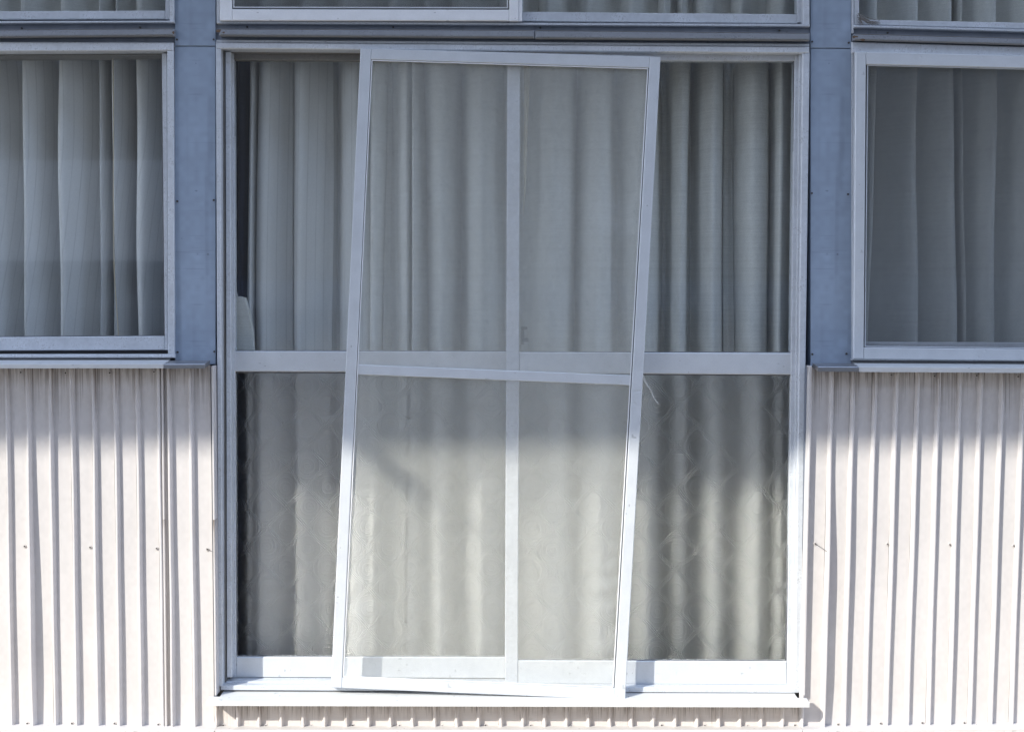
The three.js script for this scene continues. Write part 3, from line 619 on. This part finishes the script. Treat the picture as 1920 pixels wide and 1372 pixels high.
const leftCurtain = curtain('grey pleated curtain behind the left window', M.striped_cloth,
  [...chain([[-470, -470], [-390, -385], [-310, -306], [-225, -222], [-120, -116], [-40, -36], [40, 50], [108, 111], [189, 194], [208, 221], [250, 258], [330, 332]], 'r')], 60, 700, ZC + 0.01, 0.027);
{
  const z = ZC + 0.085; tube('edge_cord', [U(211, 100, z), U(212, 250, z), U(212, 420, z), U(214, 520, z), U(219, 590, z), U(223, 660, z)], 0.0013, M.hem_tape, leftCurtain, 20);
}
curtain('pleated curtain behind the upper left window', M.beige_cloth,
  chain([[-470, -470], [-390, -390], [-300, -300], [-210, -210], [-120, -120], [-40, -40], [38, 38], [107, 107], [186, 186], [221, 219], [251, 251], [330, 330]], 'r'), -400, 60, ZC, 0.016);
curtain('pleated curtain behind the upper middle window', M.beige_cloth,
  chain([[400, 400], [480, 480], [555, 555], [630, 630], [722, 722], [790, 790], [850, 850], [935, 935], [1012, 1012], [1082, 1082], [1162, 1162], [1237, 1237], [1272, 1272], [1303, 1303], [1372, 1372], [1442, 1442], [1530, 1530]], 'r'), -400, 66, ZC, 0.016);
curtain('pleated curtain behind the upper right window', M.beige_cloth,
  chain([[1590, 1590], [1651, 1651], [1725, 1725], [1785, 1785], [1798, 1798], [1872, 1872], [1950, 1950], [2030, 2030], [2110, 2110], [2200, 2200], [2300, 2300], [2420, 2420]], 'l'), -400, 90, ZC, 0.018);
curtain('grey green curtain behind the mesh of the right window', M.beige_cloth,
  chain([[1580, 1570], [1648, 1632], [1726, 1726], [1790, 1797], [1797, 1803], [1872, 1866], [1950, 1945], [2030, 2030], [2110, 2110], [2200, 2200], [2300, 2300], [2420, 2420]], 'l'), 80, 700, ZC, 0.021);
curtain('striped curtain at the left end of the wide middle window', M.striped_cloth,
  [[463, 480, 463, 480, 'p', 0.6], [480, 549, 474, 546, 'r', 0.8], [549, 620, 547, 616, 'r', 1], [620, 634, 616, 640, 'g', 1], [634, 700, 640, 708, 'p', 1]], 96, 1290, ZC + 0.012, 0.017);
curtain('beige curtain behind the left half of the leaning screen', M.beige_cloth,
  [[690, 727, 690, 706, 'p', 0.8], [727, 738, 706, 750, 'g', 0.6], [738, 775, 752, 760, 'l', 0.7], [775, 794, 757, 803, 'r', 0.9], [795, 856, 804, 850, 'p', 1], [856, 867, 850, 876, 'g', 1], [867, 936, 876, 934, 'p', 1.1], [936, 962, 934, 962, 'g', 1]], 96, 1290, ZC + 0.004, 0.025);
curtain('beige curtain filling the right half of the wide middle window', M.beige_cloth,
  [[962, 999, 962, 999, 'g', 1], [999, 1077, 999, 1074, 'p', 1], [1077, 1088, 1074, 1088, 'g', 1], [1088, 1152, 1088, 1148, 'p', 1], [1152, 1170, 1148, 1172, 'g', 1], [1170, 1238, 1172, 1238, 'p', 1], [1238, 1256, 1238, 1262, 'g', 1.1], [1256, 1297, 1262, 1284, 'p', 0.8], [1297, 1309, 1284, 1312, 'g', 1], [1309, 1362, 1312, 1356, 'p', 1.1], [1362, 1380, 1356, 1378, 'g', 0.8], [1380, 1445, 1378, 1443, 'p', 1.1], [1446, 1500, 1444, 1500, 'r', 1], [1500, 1530, 1500, 1530, 'p', 1]], 96, 1290, ZC, 0.019);
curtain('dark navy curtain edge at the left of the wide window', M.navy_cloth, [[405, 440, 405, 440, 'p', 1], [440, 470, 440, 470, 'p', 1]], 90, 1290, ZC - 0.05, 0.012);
curtain('narrow cream curtain edge right of the centre stile', M.cream_cloth, [[983, 994, 979, 981, 'p', 0.6]], 112, 420, ZC + 0.030, 0.006);

// ---------------------------------------------------------------- small things
{
  const g = new THREE.Shape(), P = [[438, 560], [450, 558], [459, 560], [466, 585], [473, 620], [475, 656], [438, 657]];
  const q = P.map(([x, y]) => U(x, y, -0.1)); const c = q[0];
  q.forEach((v, i) => i ? g.lineTo(v.x - c.x, v.y - c.y) : g.moveTo(0, 0));
  const geo = new THREE.ExtrudeGeometry(g, { depth: 0.008, bevelEnabled: true, bevelThickness: 0.006, bevelSize: 0.004, bevelSegments: 3 });
  geo.translate(c.x, c.y, -0.106);
  const t = thing('curtain_tieback', 'white folded cloth hanging inside the glass at the left jamb', 'cloth', U(455, 657, -0.1));
  put(geo, 'cloth', M.white_cloth, t);
  tube('cord', [U(437, 520, -0.1), U(441, 540, -0.1), U(446, 559, -0.1)], 0.0016, M.white_cloth, t, 8);
}
{
  const t = thing('loose_thread', 'short white thread dangling beside the right stile of the leaning screen', 'thread', U(1235, 757, 0.02));
  tube('strand', [U(1204, 706, 0.028), U(1213, 722, 0.024), U(1219, 728, 0.024), U(1224, 741, 0.023), U(1227, 748, 0.022), U(1236, 758, 0.02)], 0.0009, M.thread, t);
  tube('strand', [U(1205, 700, 0.029), U(1211, 715, 0.025), U(1216, 726, 0.024)], 0.0006, M.thread, t);
}
{
  const t = thing('cobweb', 'clump of dusty cobweb in the corner of the upper right window', 'cobweb', U(1616, 46, 0.01));
  for (let i = 0; i < 26; i++) {
    const a = U(1606 + rnd() * 10, 24 + rnd() * 18, 0.006 + rnd() * 0.006), b = U(1612 + rnd() * 40, 36 + rnd() * 13, 0.008 + rnd() * 0.006), m = a.clone().lerp(b, 0.5).add(new THREE.Vector3(0, -0.008 * rnd(), 0.003));
    tube('strand', [a, m, b], 0.0004 + 0.0004 * rnd(), M.dust, t, 6);
  }
}
for (const [label, a, b] of [['short dark wire stub on the left siding by the wide window', [386, 1028], [396, 1034]], ['thin wire stub on the right siding by the wide window', [1528, 1019], [1551, 1034]]]) {
  const t = thing('wire_stub', label, 'wire', U(a[0], a[1], 0.033), 'wire stubs on the siding');
  tube('strand', [U(a[0], a[1], 0.031), U((a[0] + b[0]) / 2, (a[1] + b[1]) / 2 - 1, 0.045), U(b[0], b[1], 0.05)], 0.0007, M.screw_metal, t, 8);
}

renderer.render(scene, camera);
